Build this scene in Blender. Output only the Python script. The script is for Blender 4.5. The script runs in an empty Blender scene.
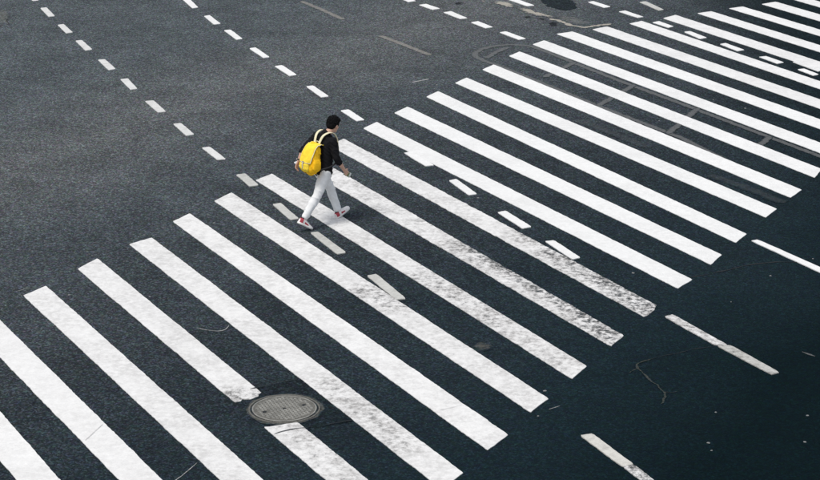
import bpy, bmesh, math, random
from mathutils import Vector, Matrix, noise

# ------------------------------------------------------------------ camera, sky, sun, exposure
sc = bpy.context.scene
col = sc.collection
R = math.radians
random.seed(7)

CAM_H = 9.6
cam_data = bpy.data.cameras.new('camera')
cam_data.sensor_width = 36.0
cam_data.lens = 89.957
cam_data.clip_end = 3000
cam = bpy.data.objects.new('camera', cam_data)
col.objects.link(cam)
cam.rotation_mode = 'XYZ'
cam.location = (0, 0, CAM_H)
# looks along +Y, pitched 18.46 degrees down, hardly any roll
cam.matrix_world = Matrix.Translation((0, 0, CAM_H)) @ Matrix.Rotation(R(90 - 18.4616), 4, 'X') @ Matrix.Rotation(0.002, 4, 'Z')
sc.camera = cam

SUN_EL, SUN_AZ = 63.0, 225.0          # compass angle of the sun from +X, seen from above
world = bpy.data.worlds.new('World')
sc.world = world
world.use_nodes = True
wn, wl = world.node_tree.nodes, world.node_tree.links
wn.clear()
sky = wn.new('ShaderNodeTexSky')
sky.sky_type = 'NISHITA'
sky.sun_disc = False
sky.sun_elevation = R(SUN_EL)
sky.sun_rotation = R(90 - SUN_AZ)
sky.air_density = 1.0
sky.dust_density = 4.0
bg = wn.new('ShaderNodeBackground')
bg.inputs['Strength'].default_value = 0.092
wo = wn.new('ShaderNodeOutputWorld')
cloud = wn.new('ShaderNodeMixRGB')      # a high even cloud sheet over the blue
cloud.inputs['Fac'].default_value = 0.62
cloud.inputs['Color2'].default_value = (5.6, 5.9, 6.2, 1)
wl.new(sky.outputs[0], cloud.inputs['Color1'])
wl.new(cloud.outputs[0], bg.inputs['Color'])
wl.new(bg.outputs[0], wo.inputs['Surface'])

sun_d = bpy.data.lights.new('sun', 'SUN')
sun_d.energy = 1.5
sun_d.angle = R(14)
sun_d.color = (1.0, 0.96, 0.9)
sun = bpy.data.objects.new('sun', sun_d)
col.objects.link(sun)
sdir = Vector((math.cos(R(SUN_EL)) * math.cos(R(SUN_AZ)), math.cos(R(SUN_EL)) * math.sin(R(SUN_AZ)), math.sin(R(SUN_EL))))
sun.rotation_euler = sdir.to_track_quat('Z', 'Y').to_euler()
sun.location = (0, 30, 40)

sc.view_settings.view_transform = 'Standard'
sc.view_settings.look = 'None'
sc.view_settings.gamma = 1.0
sc.view_settings.use_curve_mapping = False
sc.view_settings.exposure = 0.49

# ------------------------------------------------------------------ measured plan of the street (metres, seen from above)
STRIPES = [
    [[-6.42, 24.262], [-6.157, 24.764], [-1.645, 16.39], [-1.848, 16.004]],
    [[-5.87, 25.309], [-5.636, 25.757], [-1.076, 17.476], [-1.304, 17.04]],
    [[-5.283, 26.309], [-5.037, 26.701], [-0.537, 18.502], [-0.769, 18.06]],
    [[-4.71, 27.414], [-4.496, 27.872], [0.023, 19.569], [-0.205, 19.135]],
    [[-4.128, 28.518], [-3.828, 28.819], [0.592, 20.632], [0.355, 20.202]],
    [[-3.601, 29.595], [-3.385, 30.009], [1.134, 21.669], [0.882, 21.236]],
    [[-3.072, 30.642], [-2.835, 31.099], [1.667, 22.737], [1.426, 22.322]],
    [[-2.503, 31.779], [-2.26, 32.143], [2.211, 23.782], [1.995, 23.36]],
    [[-1.942, 32.795], [-1.687, 33.281], [2.774, 24.83], [2.576, 24.465]],
    [[-1.394, 33.841], [-1.16, 34.275], [3.347, 25.946], [3.126, 25.516]],
    [[-0.831, 34.948], [-0.602, 35.382], [3.952, 27.015], [3.7, 26.646]],
    [[-0.292, 36.015], [-0.051, 36.459], [4.516, 28.086], [4.296, 27.655]],
    [[0.297, 37.189], [0.525, 37.607], [5.027, 29.055], [4.802, 28.646]],
    [[0.859, 38.249], [1.088, 38.676], [5.687, 30.295], [5.443, 29.869]],
    [[1.414, 39.327], [1.659, 39.754], [6.258, 31.308], [6.004, 30.885]],
    [[1.992, 40.491], [2.235, 40.889], [6.796, 32.477], [6.591, 31.981]],
    [[2.527, 41.533], [2.795, 41.915], [7.363, 33.557], [7.13, 33.112]],
    [[3.092, 42.519], [3.45, 42.754], [7.921, 34.619], [7.683, 34.166]],
    [[3.886, 42.963], [4.233, 43.246], [8.435, 35.6], [8.19, 35.132]],
    [[4.737, 43.536], [5.031, 43.813], [8.922, 36.528], [8.703, 36.11]],
    [[5.529, 44.089], [5.841, 44.439], [9.504, 37.637], [9.257, 37.167]],
    [[6.348, 44.609], [6.688, 44.826], [10.03, 38.64], [9.805, 38.211]],
    [[7.126, 45.135], [7.465, 45.341], [10.569, 39.666], [10.347, 39.244]],
    [[7.933, 45.612], [8.296, 45.866], [11.121, 40.719], [10.876, 40.252]],
    [[8.722, 46.146], [9.037, 46.385], [11.588, 41.608], [11.369, 41.19]],
]
DASHES = {
    'lane1': [
        [[-8.924, 46.671], [-8.738, 46.73], [-8.433, 45.836], [-8.56, 45.779]],
        [[-8.261, 45.003], [-8.131, 45.079], [-7.795, 44.171], [-7.933, 44.118]],
        [[-7.595, 43.285], [-7.473, 43.365], [-7.152, 42.558], [-7.274, 42.461]],
        [[-6.978, 41.777], [-6.847, 41.834], [-6.507, 40.989], [-6.634, 40.881]],
        [[-6.262, 40.071], [-6.126, 40.133], [-5.8, 39.317], [-5.922, 39.208]],
        [[-5.6, 38.466], [-5.463, 38.547], [-5.167, 37.743], [-5.29, 37.666]],
        [[-4.918, 36.815], [-4.763, 36.868], [-4.44, 36.063], [-4.584, 36.006]],
        [[-4.219, 35.216], [-4.077, 35.264], [-3.771, 34.522], [-3.907, 34.437]],
        [[-3.558, 33.677], [-3.427, 33.74], [-3.085, 32.984], [-3.223, 32.935]],
        [[-2.843, 32.063], [-2.699, 32.149], [-2.427, 31.489], [-2.571, 31.422]],
        [[-2.15, 30.475], [-2.019, 30.538], [-1.694, 29.747], [-1.82, 29.681]],
        [[-1.494, 29.062], [-1.376, 29.11], [-0.921, 28.145], [-1.057, 28.072]],
        [[-0.61, 27.141], [-0.471, 27.21], [-0.05, 26.198], [-0.186, 26.165]],
    ],
    'lane2': [
        [[-5.341, 46.423], [-5.192, 46.538], [-4.748, 45.112], [-4.871, 45.025]],
        [[-4.531, 44.201], [-4.414, 44.295], [-4.101, 43.436], [-4.239, 43.365]],
        [[-3.973, 42.78], [-3.837, 42.858], [-3.509, 41.994], [-3.632, 41.909]],
        [[-3.304, 41.107], [-3.18, 41.198], [-2.834, 40.342], [-2.956, 40.272]],
        [[-2.69, 39.576], [-2.541, 39.653], [-2.207, 38.856], [-2.348, 38.774]],
        [[-1.991, 37.947], [-1.853, 38.01], [-1.52, 37.19], [-1.663, 37.114]],
        [[-1.268, 36.159], [-1.124, 36.245], [-0.82, 35.514], [-0.961, 35.431]],
        [[-0.105, 33.381], [0.031, 33.474], [0.396, 32.647], [0.254, 32.593]],
        [[0.621, 31.765], [0.749, 31.85], [1.064, 31.04], [0.929, 30.969]],
        [[1.347, 30.078], [1.479, 30.165], [1.836, 29.362], [1.691, 29.279]],
        [[1.989, 28.675], [2.128, 28.722], [2.461, 27.938], [2.335, 27.862]],
    ],
    'lane3': [
        [[-0.309, 46.304], [-0.172, 46.418], [0.125, 45.864], [-0.045, 45.742]],
        [[0.187, 45.428], [0.35, 45.538], [0.664, 45.036], [0.495, 44.917]],
        [[0.727, 44.635], [0.9, 44.763], [1.248, 44.051], [1.087, 43.968]],
        [[1.308, 43.616], [1.468, 43.738], [1.772, 43.154], [1.607, 43.045]],
        [[1.886, 42.64], [2.033, 42.738], [2.422, 42.048], [2.266, 41.953]],
    ],
    'lane4': [
        [[2.117, 46.216], [2.325, 46.274], [2.795, 45.399], [2.622, 45.322]],
        [[4.018, 45.77], [4.152, 45.881], [4.494, 45.276], [4.34, 45.167]],
        [[4.623, 44.756], [4.778, 44.863], [5.115, 44.21], [4.971, 44.127]],
        [[5.246, 43.653], [5.406, 43.775], [5.663, 43.259], [5.529, 43.13]],
        [[5.817, 42.724], [5.954, 42.803], [6.227, 42.176], [6.064, 42.062]],
        [[6.415, 41.583], [6.551, 41.676], [6.843, 41.062], [6.69, 40.944]],
        [[7.039, 40.446], [7.198, 40.517], [7.469, 39.976], [7.316, 39.864]],
        [[7.63, 39.389], [7.774, 39.457], [7.975, 38.982], [7.849, 38.883]],
    ],
    'lane5': [
        [[5.189, 45.782], [5.345, 45.882], [5.654, 44.967], [5.531, 44.87]],
        [[7.643, 40.02], [7.792, 40.107], [8.177, 39.394], [8.008, 39.227]],
    ],
    'guideA': [
        [[3.382, 25.541], [3.51, 25.61], [4.081, 24.5], [3.909, 24.506]],
        [[3.937, 24.475], [4.118, 24.49], [4.584, 23.577], [4.468, 23.511]],
    ],
    'guideB': [
        [[5.041, 28.731], [5.152, 28.774], [6.15, 26.985], [6.1, 26.737]],
    ],
    'guideC': [
        [[1.96, 21.647], [2.108, 21.696], [2.5, 20.857], [2.364, 20.798]],
        [[2.371, 20.788], [2.503, 20.849], [2.77, 20.214], [2.656, 20.164]],
    ],
}
SPOTS = {
    'ghost_rail': [[5.281, 33.026], [4.7, 34.423], [3.487, 36.497], [2.563, 38.218], [1.722, 39.715], [1.476, 40.095], [1.315, 40.396], [1.305, 40.746], [1.448, 41.104], [1.748, 41.423], [2.063, 41.535], [2.471, 41.429], [2.751, 40.936], [3.441, 39.603], [4.076, 38.388], [5.051, 36.654], [5.997, 34.925], [6.966, 33.159]],
    'ghost_inner': [[2.011, 41.289], [1.746, 40.839], [1.524, 40.311]],
    'rung1': [[3.292, 39.982], [2.595, 38.735]],
    'rung2': [[4.279, 38.115], [3.456, 36.568]],
    'rung3': [[5.276, 36.403], [4.517, 34.65]],
    'rung4': [[6.275, 34.468], [5.811, 33.516]],
    'smear1': [[2.994, 35.578], [3.512, 34.774], [4.103, 33.752]],
    'smear2': [[4.891, 32.145], [5.377, 31.477], [5.855, 30.622]],
    'bar1': [[-2.474, 45.839], [-1.971, 44.925], [-1.46, 43.913]],
    'bar2': [[-0.641, 42.331], [-0.132, 41.497], [0.398, 40.58]],
    'arc1': [[0.032, 38.299], [0.361, 38.58]],
    'arc2': [[0.361, 38.58], [0.615, 38.71], [0.886, 38.72], [1.076, 38.562]],
    'tick': [[4.992, 24.286], [5.128, 24.132]],
    'crack_sand': [[3.04, 24.019], [2.932, 23.951], [2.827, 23.849], [2.843, 23.7], [2.935, 23.406], [3.038, 23.118], [3.08, 22.961], [3.067, 22.744], [3.001, 22.59]],
    'crack_white': [[-2.788, 25.097], [-2.663, 25.024], [-2.525, 24.934], [-2.411, 24.971], [-2.379, 25.21]],
    'crack_white2': [[-2.592, 20.366], [-2.485, 20.597], [-2.432, 20.728], [-2.37, 20.887]],
    'crack_dark': [[3.931, 27.118], [4.109, 27.182], [4.312, 27.332], [4.54, 27.44], [4.784, 27.636], [5.238, 27.792], [5.593, 27.772]],
    'seam1': [[-3.707, 21.465], [-3.568, 21.934]],
    'seam2': [[0.335, 22.351], [0.479, 22.426], [0.623, 22.517]],
    'scratch1': [[-5.412, 26.478], [-5.247, 26.629]],
    'scratch2': [[1.653, 22.417], [1.791, 22.523]],
    'joint1': [[-1.561, 21.658], [-1.384, 21.787], [-1.236, 21.845], [-1.064, 21.889], [-0.674, 22.065]],
    'joint2': [[-1.937, 22.997], [-1.646, 23.189], [-1.384, 23.318]],
    'smearA': [[1.824, 45.716], [1.97, 45.993], [2.148, 45.884], [2.289, 45.503], [2.366, 45.234], [2.272, 45.126], [2.102, 45.339], [1.973, 45.5]],
    'smearB': [[2.341, 45.18], [2.504, 45.289], [2.672, 45.076], [2.743, 44.759], [2.933, 44.604], [3.072, 44.345], [3.278, 44.142], [3.098, 44.068], [2.957, 44.272], [2.763, 44.343], [2.598, 44.549], [2.44, 44.915]],
    'smearC': [[1.581, 45.933], [1.698, 46.023], [1.739, 45.902], [1.645, 45.802]],
    'rim': [[3.03, 44.037], [3.253, 43.785], [3.481, 43.338], [3.724, 43.143], [4.089, 43.393], [4.339, 43.525]],
    'smearD': [[3.129, 44.554], [3.626, 44.402], [3.81, 43.943], [4.102, 43.542], [3.732, 43.241], [3.409, 43.536], [3.161, 44.038]],
    'patch_dark': [[2.888, 46.505], [3.579, 46.512], [3.719, 45.625], [3.701, 45.086], [3.506, 44.872], [3.25, 45.029], [3.034, 45.51]],
    'patch_manhole': [[-2.02, 22.966], [-1.205, 23.432], [-0.604, 22.08], [-1.581, 21.616]],
    'spot1': [[0.962, 45.686], [1.078, 45.796], [1.201, 45.71], [1.163, 45.535], [1.027, 45.512]],
    'spot2': [[2.979, 43.582], [3.101, 43.784], [3.196, 43.584], [3.154, 43.285], [3.022, 43.235]],
    'spot3': [[2.494, 44.237], [2.629, 44.3], [2.642, 44.136], [2.529, 44.073]],
    'spot4': [[2.768, 44.035], [2.944, 44.067], [2.913, 43.904]],
    'dirt1': [[-9.307, 45.068], [-9.124, 45.284], [-8.932, 44.859], [-8.794, 44.233], [-8.746, 43.623], [-8.528, 43.03], [-8.735, 43.225], [-8.95, 43.223]],
    'dirt2': [[0.746, 24.471], [0.827, 24.613], [0.944, 24.667], [1.058, 24.596], [1.105, 24.473], [1.023, 24.351], [0.931, 24.264], [0.843, 24.298]],
    'flecks': [[-6.39, 45.15], [-5.25, 40.78], [-3.78, 37.55], [-2.56, 35.81], [-7.12, 35.19], [-5.87, 33.31], [-5.59, 33.37], [-0.73, 34.55], [-4.66, 26.35], [1.64, 22.99], [1.51, 22.22], [4.69, 22.25], [4.52, 21.49], [3.62, 22.34], [3.41, 21.46], [3.42, 21.25], [4.36, 26.12], [5.81, 27.93], [5.64, 37.02], [6.14, 36.41], [0.51, 38.12], [-2.97, 29.55], [4.46, 35.52], [5.07, 27.19], [-3.55, 26.28], [1.07, 30.85], [3.15, 27.3]],
    'wear': [[0.88, 28.44], [2.06, 26.51], [2.59, 24.76], [1.79, 29.0], [2.66, 27.01], [3.23, 25.81], [0.28, 27.2], [1.19, 25.34], [2.06, 23.66], [-0.58, 26.49], [-0.13, 25.94], [-0.97, 23.16], [-0.05, 21.39], [-1.39, 21.86], [-0.71, 20.45], [-2.1, 22.81], [-1.78, 22.84], [2.12, 28.31], [2.34, 25.61], [-2.42, 26.16], [0.9, 24.33]],
    'manhole': [[-1.485, 22.41]],
}

# ------------------------------------------------------------------ helpers
def link(o, parent=None):
    col.objects.link(o)
    if parent is not None:
        o.parent = parent
    return o

def mesh_obj(name, verts, faces, mat, parent=None, smooth=False):
    me = bpy.data.meshes.new(name)
    me.from_pydata([tuple(v) for v in verts], [], faces)
    me.update()
    if smooth:
        for p in me.polygons:
            p.use_smooth = True
    if mat:
        me.materials.append(mat)
    return link(bpy.data.objects.new(name, me), parent)

def empty(name, loc=(0, 0, 0), rz=0.0):
    o = bpy.data.objects.new(name, None)
    o.empty_display_size = 0.2
    o.location = loc
    o.rotation_euler = (0, 0, rz)
    return link(o)

def tag(o, label=None, cat=None, group=None, kind=None):
    for k, v in (('label', label), ('category', cat), ('group', group), ('kind', kind)):
        if v:
            o[k] = v
    return o

# ------------------------------------------------------------------ materials
def node_mat(name):
    m = bpy.data.materials.new(name)
    m.use_nodes = True
    nt = m.node_tree
    b = nt.nodes['Principled BSDF']
    return m, nt, b

def N(nt, kind, **kw):
    n = nt.nodes.new(kind)
    for k, v in kw.items():
        if k in n.inputs:
            n.inputs[k].default_value = v
        else:
            setattr(n, k, v)
    return n

def math_node(nt, op, a, b=None, clamp=False):
    n = nt.nodes.new('ShaderNodeMath')
    n.operation = op
    n.use_clamp = clamp
    for i, x in enumerate((a, b)):
        if x is None:
            continue
        if isinstance(x, (int, float)):
            n.inputs[i].default_value = x
        else:
            nt.links.new(x, n.inputs[i])
    return n.outputs[0]

def ramp(nt, src, a, b, lo=0.0, hi=1.0):
    n = nt.nodes.new('ShaderNodeMapRange')
    n.interpolation_type = 'SMOOTHSTEP'
    n.clamp = True
    for k, v in (('From Min', a), ('From Max', b), ('To Min', lo), ('To Max', hi)):
        n.inputs[k].default_value = v
    nt.links.new(src, n.inputs['Value'])
    return n.outputs['Result']

def mix(nt, fac, a, b, blend='MIX'):
    n = nt.nodes.new('ShaderNodeMixRGB')
    n.blend_type = blend
    for i, x in ((0, fac), (1, a), (2, b)):
        if isinstance(x, (int, float)):
            n.inputs[i].default_value = x
        elif isinstance(x, tuple):
            n.inputs[i].default_value = (*x, 1) if len(x) == 3 else x
        else:
            nt.links.new(x, n.inputs[i])
    return n.outputs[0]

def noise_tex(nt, vec, scale, detail=4, rough=0.6):
    n = N(nt, 'ShaderNodeTexNoise', Scale=scale, Detail=detail, Roughness=rough)
    nt.links.new(vec, n.inputs['Vector'])
    return n.outputs['Fac']

def make_asphalt_group():
    g = bpy.data.node_groups.new('asphalt', 'ShaderNodeTree')
    g.interface.new_socket('Color', in_out='OUTPUT', socket_type='NodeSocketColor')
    g.interface.new_socket('Height', in_out='OUTPUT', socket_type='NodeSocketFloat')
    out = g.nodes.new('NodeGroupOutput')
    geo = g.nodes.new('ShaderNodeNewGeometry')
    pos = geo.outputs['Position']
    vor = N(g, 'ShaderNodeTexVoronoi', Scale=44.0)          # 2 to 3 cm aggregate
    g.links.new(pos, vor.inputs['Vector'])
    sep = g.nodes.new('ShaderNodeSeparateColor')
    g.links.new(vor.outputs['Color'], sep.inputs[0])
    stone = sep.outputs[0]
    # a broad plan of tone: surfacing age, with shade falloff painted into colour
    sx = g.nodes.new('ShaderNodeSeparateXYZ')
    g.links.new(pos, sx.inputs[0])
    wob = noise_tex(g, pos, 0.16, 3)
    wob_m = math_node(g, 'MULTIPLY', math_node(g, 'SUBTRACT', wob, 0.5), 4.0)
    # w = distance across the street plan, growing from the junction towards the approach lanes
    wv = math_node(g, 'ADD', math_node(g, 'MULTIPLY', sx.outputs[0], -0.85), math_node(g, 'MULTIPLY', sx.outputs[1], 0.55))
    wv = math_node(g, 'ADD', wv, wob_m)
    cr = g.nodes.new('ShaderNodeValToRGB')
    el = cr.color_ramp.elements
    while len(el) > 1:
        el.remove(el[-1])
    for i, (w, c3) in enumerate(ASPHALT_AGE_SHADE):
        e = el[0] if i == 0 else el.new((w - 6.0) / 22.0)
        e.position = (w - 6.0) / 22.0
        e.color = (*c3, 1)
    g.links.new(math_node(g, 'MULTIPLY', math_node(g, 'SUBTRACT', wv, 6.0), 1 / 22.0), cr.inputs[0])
    # corner shade painted into the asphalt colour, darkening towards the right
    lane = ramp(g, math_node(g, 'ADD', sx.outputs[0], math_node(g, 'MULTIPLY', wob_m, 0.5)), 5.0, 8.6, 0.0, 0.85)  # mask of the painted corner shade, not a lane
    base = mix(g, lane, cr.outputs[0], ASPHALT_AGE_SHADE[0][1])
    # blotches, tyre polish and single stones
    bl = noise_tex(g, pos, 0.9, 5, 0.65)
    k1 = ramp(g, bl, 0.25, 0.75, 0.8, 1.22)
    mid = noise_tex(g, pos, 9.0, 4, 0.7)
    k2 = ramp(g, mid, 0.25, 0.75, 0.82, 1.20)
    fine = noise_tex(g, pos, 36.0, 5, 0.85)
    k3 = ramp(g, fine, 0.30, 0.70, 0.55, 1.46)
    k4 = math_node(g, 'ADD', 0.64, math_node(g, 'MULTIPLY', math_node(g, 'POWER', stone, 2.6), 1.35))
    spark = ramp(g, sep.outputs[1], 0.955, 0.985, 0.0, 1.0)
    k = math_node(g, 'MULTIPLY', math_node(g, 'MULTIPLY', k1, k2), math_node(g, 'MULTIPLY', k3, k4))
    k = math_node(g, 'ADD', k, math_node(g, 'MULTIPLY', spark, 1.1))
    # stone contrast is lower in the dark tones near the junction
    grain_amt = ramp(g, wv, 8.5, 16.0, 0.42, 1.0)
    k = math_node(g, 'ADD', 1.0, math_node(g, 'MULTIPLY', grain_amt, math_node(g, 'SUBTRACT', k, 1.0)))
    comb = g.nodes.new('ShaderNodeCombineColor')
    for i in range(3):
        g.links.new(k, comb.inputs[i])
    c = mix(g, 1.0, base, comb.outputs[0], 'MULTIPLY')
    # stones of slightly different colour
    cn = N(g, 'ShaderNodeTexNoise', Scale=16.0, Detail=3.0, Roughness=0.7)
    g.links.new(pos, cn.inputs['Vector'])
    tint = mix(g, 1.0, mix(g, 1.0, c, cn.outputs['Color'], 'MULTIPLY'), (2.0, 2.0, 2.0), 'MULTIPLY')
    c2 = mix(g, 0.55, c, tint)
    g.links.new(c2, out.inputs['Color'])
    h = math_node(g, 'ADD', math_node(g, 'MULTIPLY', fine, 0.6), math_node(g, 'MULTIPLY', vor.outputs['Distance'], -0.6))
    g.links.new(h, out.inputs['Height'])
    return g

# tones from dark junction to grey approach: age, plus painted shade falloff
ASPHALT_AGE_SHADE = [(8.6, (.0020, .0078, .0102)), (10.8, (.0075, .0162, .0212)), (13.5, (.0160, .0246, .0305)), (15.5, (.0235, .0312, .0370)), (17.2, (.0335, .0415, .0480)),
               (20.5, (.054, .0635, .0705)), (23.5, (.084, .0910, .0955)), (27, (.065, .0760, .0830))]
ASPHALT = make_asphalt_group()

def asphalt_nodes(nt):
    n = nt.nodes.new('ShaderNodeGroup')
    n.node_tree = ASPHALT
    return n.outputs['Color'], n.outputs['Height']

def bump(nt, b, h, strength, dist):
    n = N(nt, 'ShaderNodeBump', Strength=strength, Distance=dist)
    nt.links.new(h, n.inputs['Height'])
    nt.links.new(n.outputs[0], b.inputs['Normal'])

def mat_asphalt(name='asphalt', gain=1.0, tint=(1, 1, 1)):
    m, nt, b = node_mat(name)
    c, h = asphalt_nodes(nt)
    if gain != 1.0 or tint != (1, 1, 1):
        c = mix(nt, 1.0, c, tuple(gain * t for t in tint), 'MULTIPLY')
    nt.links.new(c, b.inputs['Base Color'])
    b.inputs['Roughness'].default_value = 0.92
    b.inputs['Specular IOR Level'].default_value = 0.04
    bump(nt, b, h, 0.55, 0.012)
    return m

def mat_paint(name, color, dirt=0.1, rough=0.6):
    """Road paint; the 'wear' attribute of the mesh says how much of it has gone."""
    m, nt, b = node_mat(name)
    c, h = asphalt_nodes(nt)
    geo = nt.nodes.new('ShaderNodeNewGeometry')
    pos = geo.outputs['Position']
    at = N(nt, 'ShaderNodeAttribute', attribute_name='wear')
    wear = at.outputs['Fac']
    mp = N(nt, 'ShaderNodeMapping')
    mp.inputs['Rotation'].default_value = (0, 0, R(8))
    mp.inputs['Scale'].default_value = (0.8, 0.8, 1)
    nt.links.new(pos, mp.inputs['Vector'])
    n1 = noise_tex(nt, mp.outputs[0], 13.0, 8, 0.78)
    n2 = noise_tex(nt, pos, 45.0, 4, 0.8)
    n3 = noise_tex(nt, pos, 2.2, 3, 0.6)
    f = math_node(nt, 'ADD', math_node(nt, 'MULTIPLY', n1, 0.72), math_node(nt, 'MULTIPLY', n2, 0.28))
    # threshold falls as wear grows
    thr = math_node(nt, 'SUBTRACT', 0.72, math_node(nt, 'MULTIPLY', wear, 0.27))
    gone = ramp(nt, math_node(nt, 'SUBTRACT', f, thr), -0.06, 0.09, 0.0, 0.9)
    film = math_node(nt, 'MULTIPLY', ramp(nt, n3, 0.30, 0.62, 0.35, 1.0), math_node(nt, 'ADD', math_node(nt, 'MULTIPLY', math_node(nt, 'POWER', wear, 1.6), 1.25), dirt), True)
    film = math_node(nt, 'MULTIPLY', film, ramp(nt, n1, 0.36, 0.62, 0.15, 1.3), True)
    speck = math_node(nt, 'MULTIPLY', ramp(nt, n2, 0.35, 0.68, 1.02, 0.92), ramp(nt, n1, 0.3, 0.7, 1.01, 0.965))
    oi = nt.nodes.new('ShaderNodeObjectInfo')
    film = math_node(nt, 'ADD', film, math_node(nt, 'MULTIPLY', oi.outputs['Random'], 0.05), True)
    broad = ramp(nt, noise_tex(nt, pos, 0.55, 4, 0.6), 0.42, 0.68, 0.0, 0.06)
    film = math_node(nt, 'ADD', film, broad, True)
    pc = mix(nt, film, color, (0.155, 0.142, 0.132))
    cc = nt.nodes.new('ShaderNodeCombineColor')
    for i in range(3):
        nt.links.new(speck, cc.inputs[i])
    pc = mix(nt, 1.0, pc, cc.outputs[0], 'MULTIPLY')
    nt.links.new(mix(nt, gone, pc, c), b.inputs['Base Color'])
    b.inputs['Roughness'].default_value = rough
    b.inputs['Specular IOR Level'].default_value = 0.3
    hh = math_node(nt, 'SUBTRACT', math_node(nt, 'MULTIPLY', h, 0.5), math_node(nt, 'MULTIPLY', gone, 0.6))
    bump(nt, b, hh, 0.12, 0.006)
    return m

def mat_stain(name, color, cover=0.6, scale=9.0, soft=0.12):
    """A thin stain, dirt or ground-off paint lying in patches on the asphalt."""
    m, nt, b = node_mat(name)
    c, h = asphalt_nodes(nt)
    geo = nt.nodes.new('ShaderNodeNewGeometry')
    pos = geo.outputs['Position']
    at = N(nt, 'ShaderNodeAttribute', attribute_name='edge')
    f = noise_tex(nt, pos, scale, 6, 0.72)
    f = math_node(nt, 'ADD', f, math_node(nt, 'MULTIPLY', math_node(nt, 'SUBTRACT', at.outputs['Fac'], 1.0), 0.45))
    fac = ramp(nt, f, 0.5 - cover * 0.4 - soft, 0.5 - cover * 0.4 + soft)
    fac = math_node(nt, 'MULTIPLY', fac, ramp(nt, noise_tex(nt, pos, 55.0, 3, 0.7), 0.25, 0.65, 0.45, 1.0))
    fac = math_node(nt, 'MULTIPLY', fac, min(1.0, cover + 0.25))
    nt.links.new(mix(nt, fac, c, color), b.inputs['Base Color'])
    b.inputs['Roughness'].default_value = 0.92
    b.inputs['Specular IOR Level'].default_value = 0.04
    bump(nt, b, h, 0.5, 0.012)
    return m

def mat_plain(name, color, rough=0.7, nscale=0.0, namp=0.12, bscale=0.0, bstr=0.2, bdist=0.002, spec=0.4, sheen=0.0):
    m, nt, b = node_mat(name)
    tc = nt.nodes.new('ShaderNodeTexCoord')
    b.inputs['Base Color'].default_value = (*color, 1)
    b.inputs['Roughness'].default_value = rough
    b.inputs['Specular IOR Level'].default_value = spec
    if sheen:
        b.inputs['Sheen Weight'].default_value = sheen
    if nscale:
        f = noise_tex(nt, tc.outputs['Object'], nscale, 5, 0.65)
        k = ramp(nt, f, 0.25, 0.75, 1 - namp, 1 + namp)
        cc = nt.nodes.new('ShaderNodeCombineColor')
        for i in range(3):
            nt.links.new(k, cc.inputs[i])
        nt.links.new(mix(nt, 1.0, color, cc.outputs[0], 'MULTIPLY'), b.inputs['Base Color'])
    if bscale:
        f = noise_tex(nt, tc.outputs['Object'], bscale, 3, 0.6)
        bump(nt, b, f, bstr, bdist)
    return m

M = {
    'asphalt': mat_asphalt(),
    'patch': mat_asphalt('asphalt_patch', 0.72),
    'patch_black': mat_asphalt('asphalt_patch_black', 0.26, (0.8, 1.0, 1.1)),
    'oil': mat_stain('oil_stain', (0.006, 0.008, 0.01), 0.8),
    'paint': mat_paint('white_road_paint', (0.80, 0.795, 0.785), 0.08),
    'paint_bright': mat_paint('bright_road_paint', (0.82, 0.82, 0.81), 0.05),
    'paint_grey': mat_paint('greyed_road_paint', (0.56, 0.56, 0.53), 0.16),
    'paint_cream': mat_paint('cream_road_paint', (0.66, 0.65, 0.60), 0.15),
    'paint_dull': mat_paint('dull_road_paint', (0.70, 0.70, 0.685), 0.12),
    'ghost': mat_stain('ground_off_paint', (0.135, 0.138, 0.14), 0.58, 9.0, 0.2),
    'ghost_pale': mat_stain('pale_ground_off_paint', (0.25, 0.235, 0.215), 0.52, 9.0, 0.22),
    'ghost_faint': mat_stain('faint_ground_off_paint', (0.070, 0.075, 0.079), 0.2, 8.0, 0.3),
    'cement': mat_stain('dried_cement', (0.50, 0.46, 0.39), 0.5, 11.0, 0.16),
    'dust': mat_stain('pale_dust', (0.20, 0.195, 0.18), 0.22, 9.0, 0.22),
    'dirt': mat_stain('sandy_dirt', (0.20, 0.19, 0.16), 0.18, 14.0, 0.2),
    'sand': mat_stain('sand_in_crack', (0.23, 0.22, 0.175), 0.06, 26.0, 0.16),
    'chalk': mat_stain('pale_crack_filler', (0.50, 0.50, 0.49), 0.45, 20.0, 0.2),
    'gap': mat_plain('dark_gap', (0.008, 0.011, 0.014), 0.9),
    'seamgrey': mat_plain('grey_seam', (0.42, 0.42, 0.41), 0.9),
    'chip': mat_plain('paint_chip', (0.20, 0.205, 0.205), 0.7),
}

# ------------------------------------------------------------------ road
def build_road():
    s, k = 500.0, 40
    bm = bmesh.new()
    bmesh.ops.create_grid(bm, x_segments=k, y_segments=k, size=s)
    me = bpy.data.meshes.new('road')
    bm.to_mesh(me)
    bm.free()
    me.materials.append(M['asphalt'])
    o = link(bpy.data.objects.new('road', me))
    o['kind'] = 'structure'
    return o
road = build_road()

def nz(x, y, s, seed=0.0):
    return noise.noise(Vector((x * s, y * s, seed)))

WEAR_SEGS = [   # worn stretches: (stripe, from, to, half width, strength)
    (8, 0, 1, .34, .62), (8, 1, 2, .30, .66), (8, 18, 2, .16, .80), (8, 0, 18, .16, .80),
    (9, 3, 17, .26, .60), (9, 17, 4, .30, .72), (9, 4, 5, .22, .80),
    (7, 6, 7, .30, .56), (7, 7, 8, .30, .46),
    (6, 9, 10, .25, .58), (4, 11, 12, .22, .52), (3, 13, 14, .30, .46), (3, 15, 16, .22, .66),
    (5, 19, 9, .2, .32),
]

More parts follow.
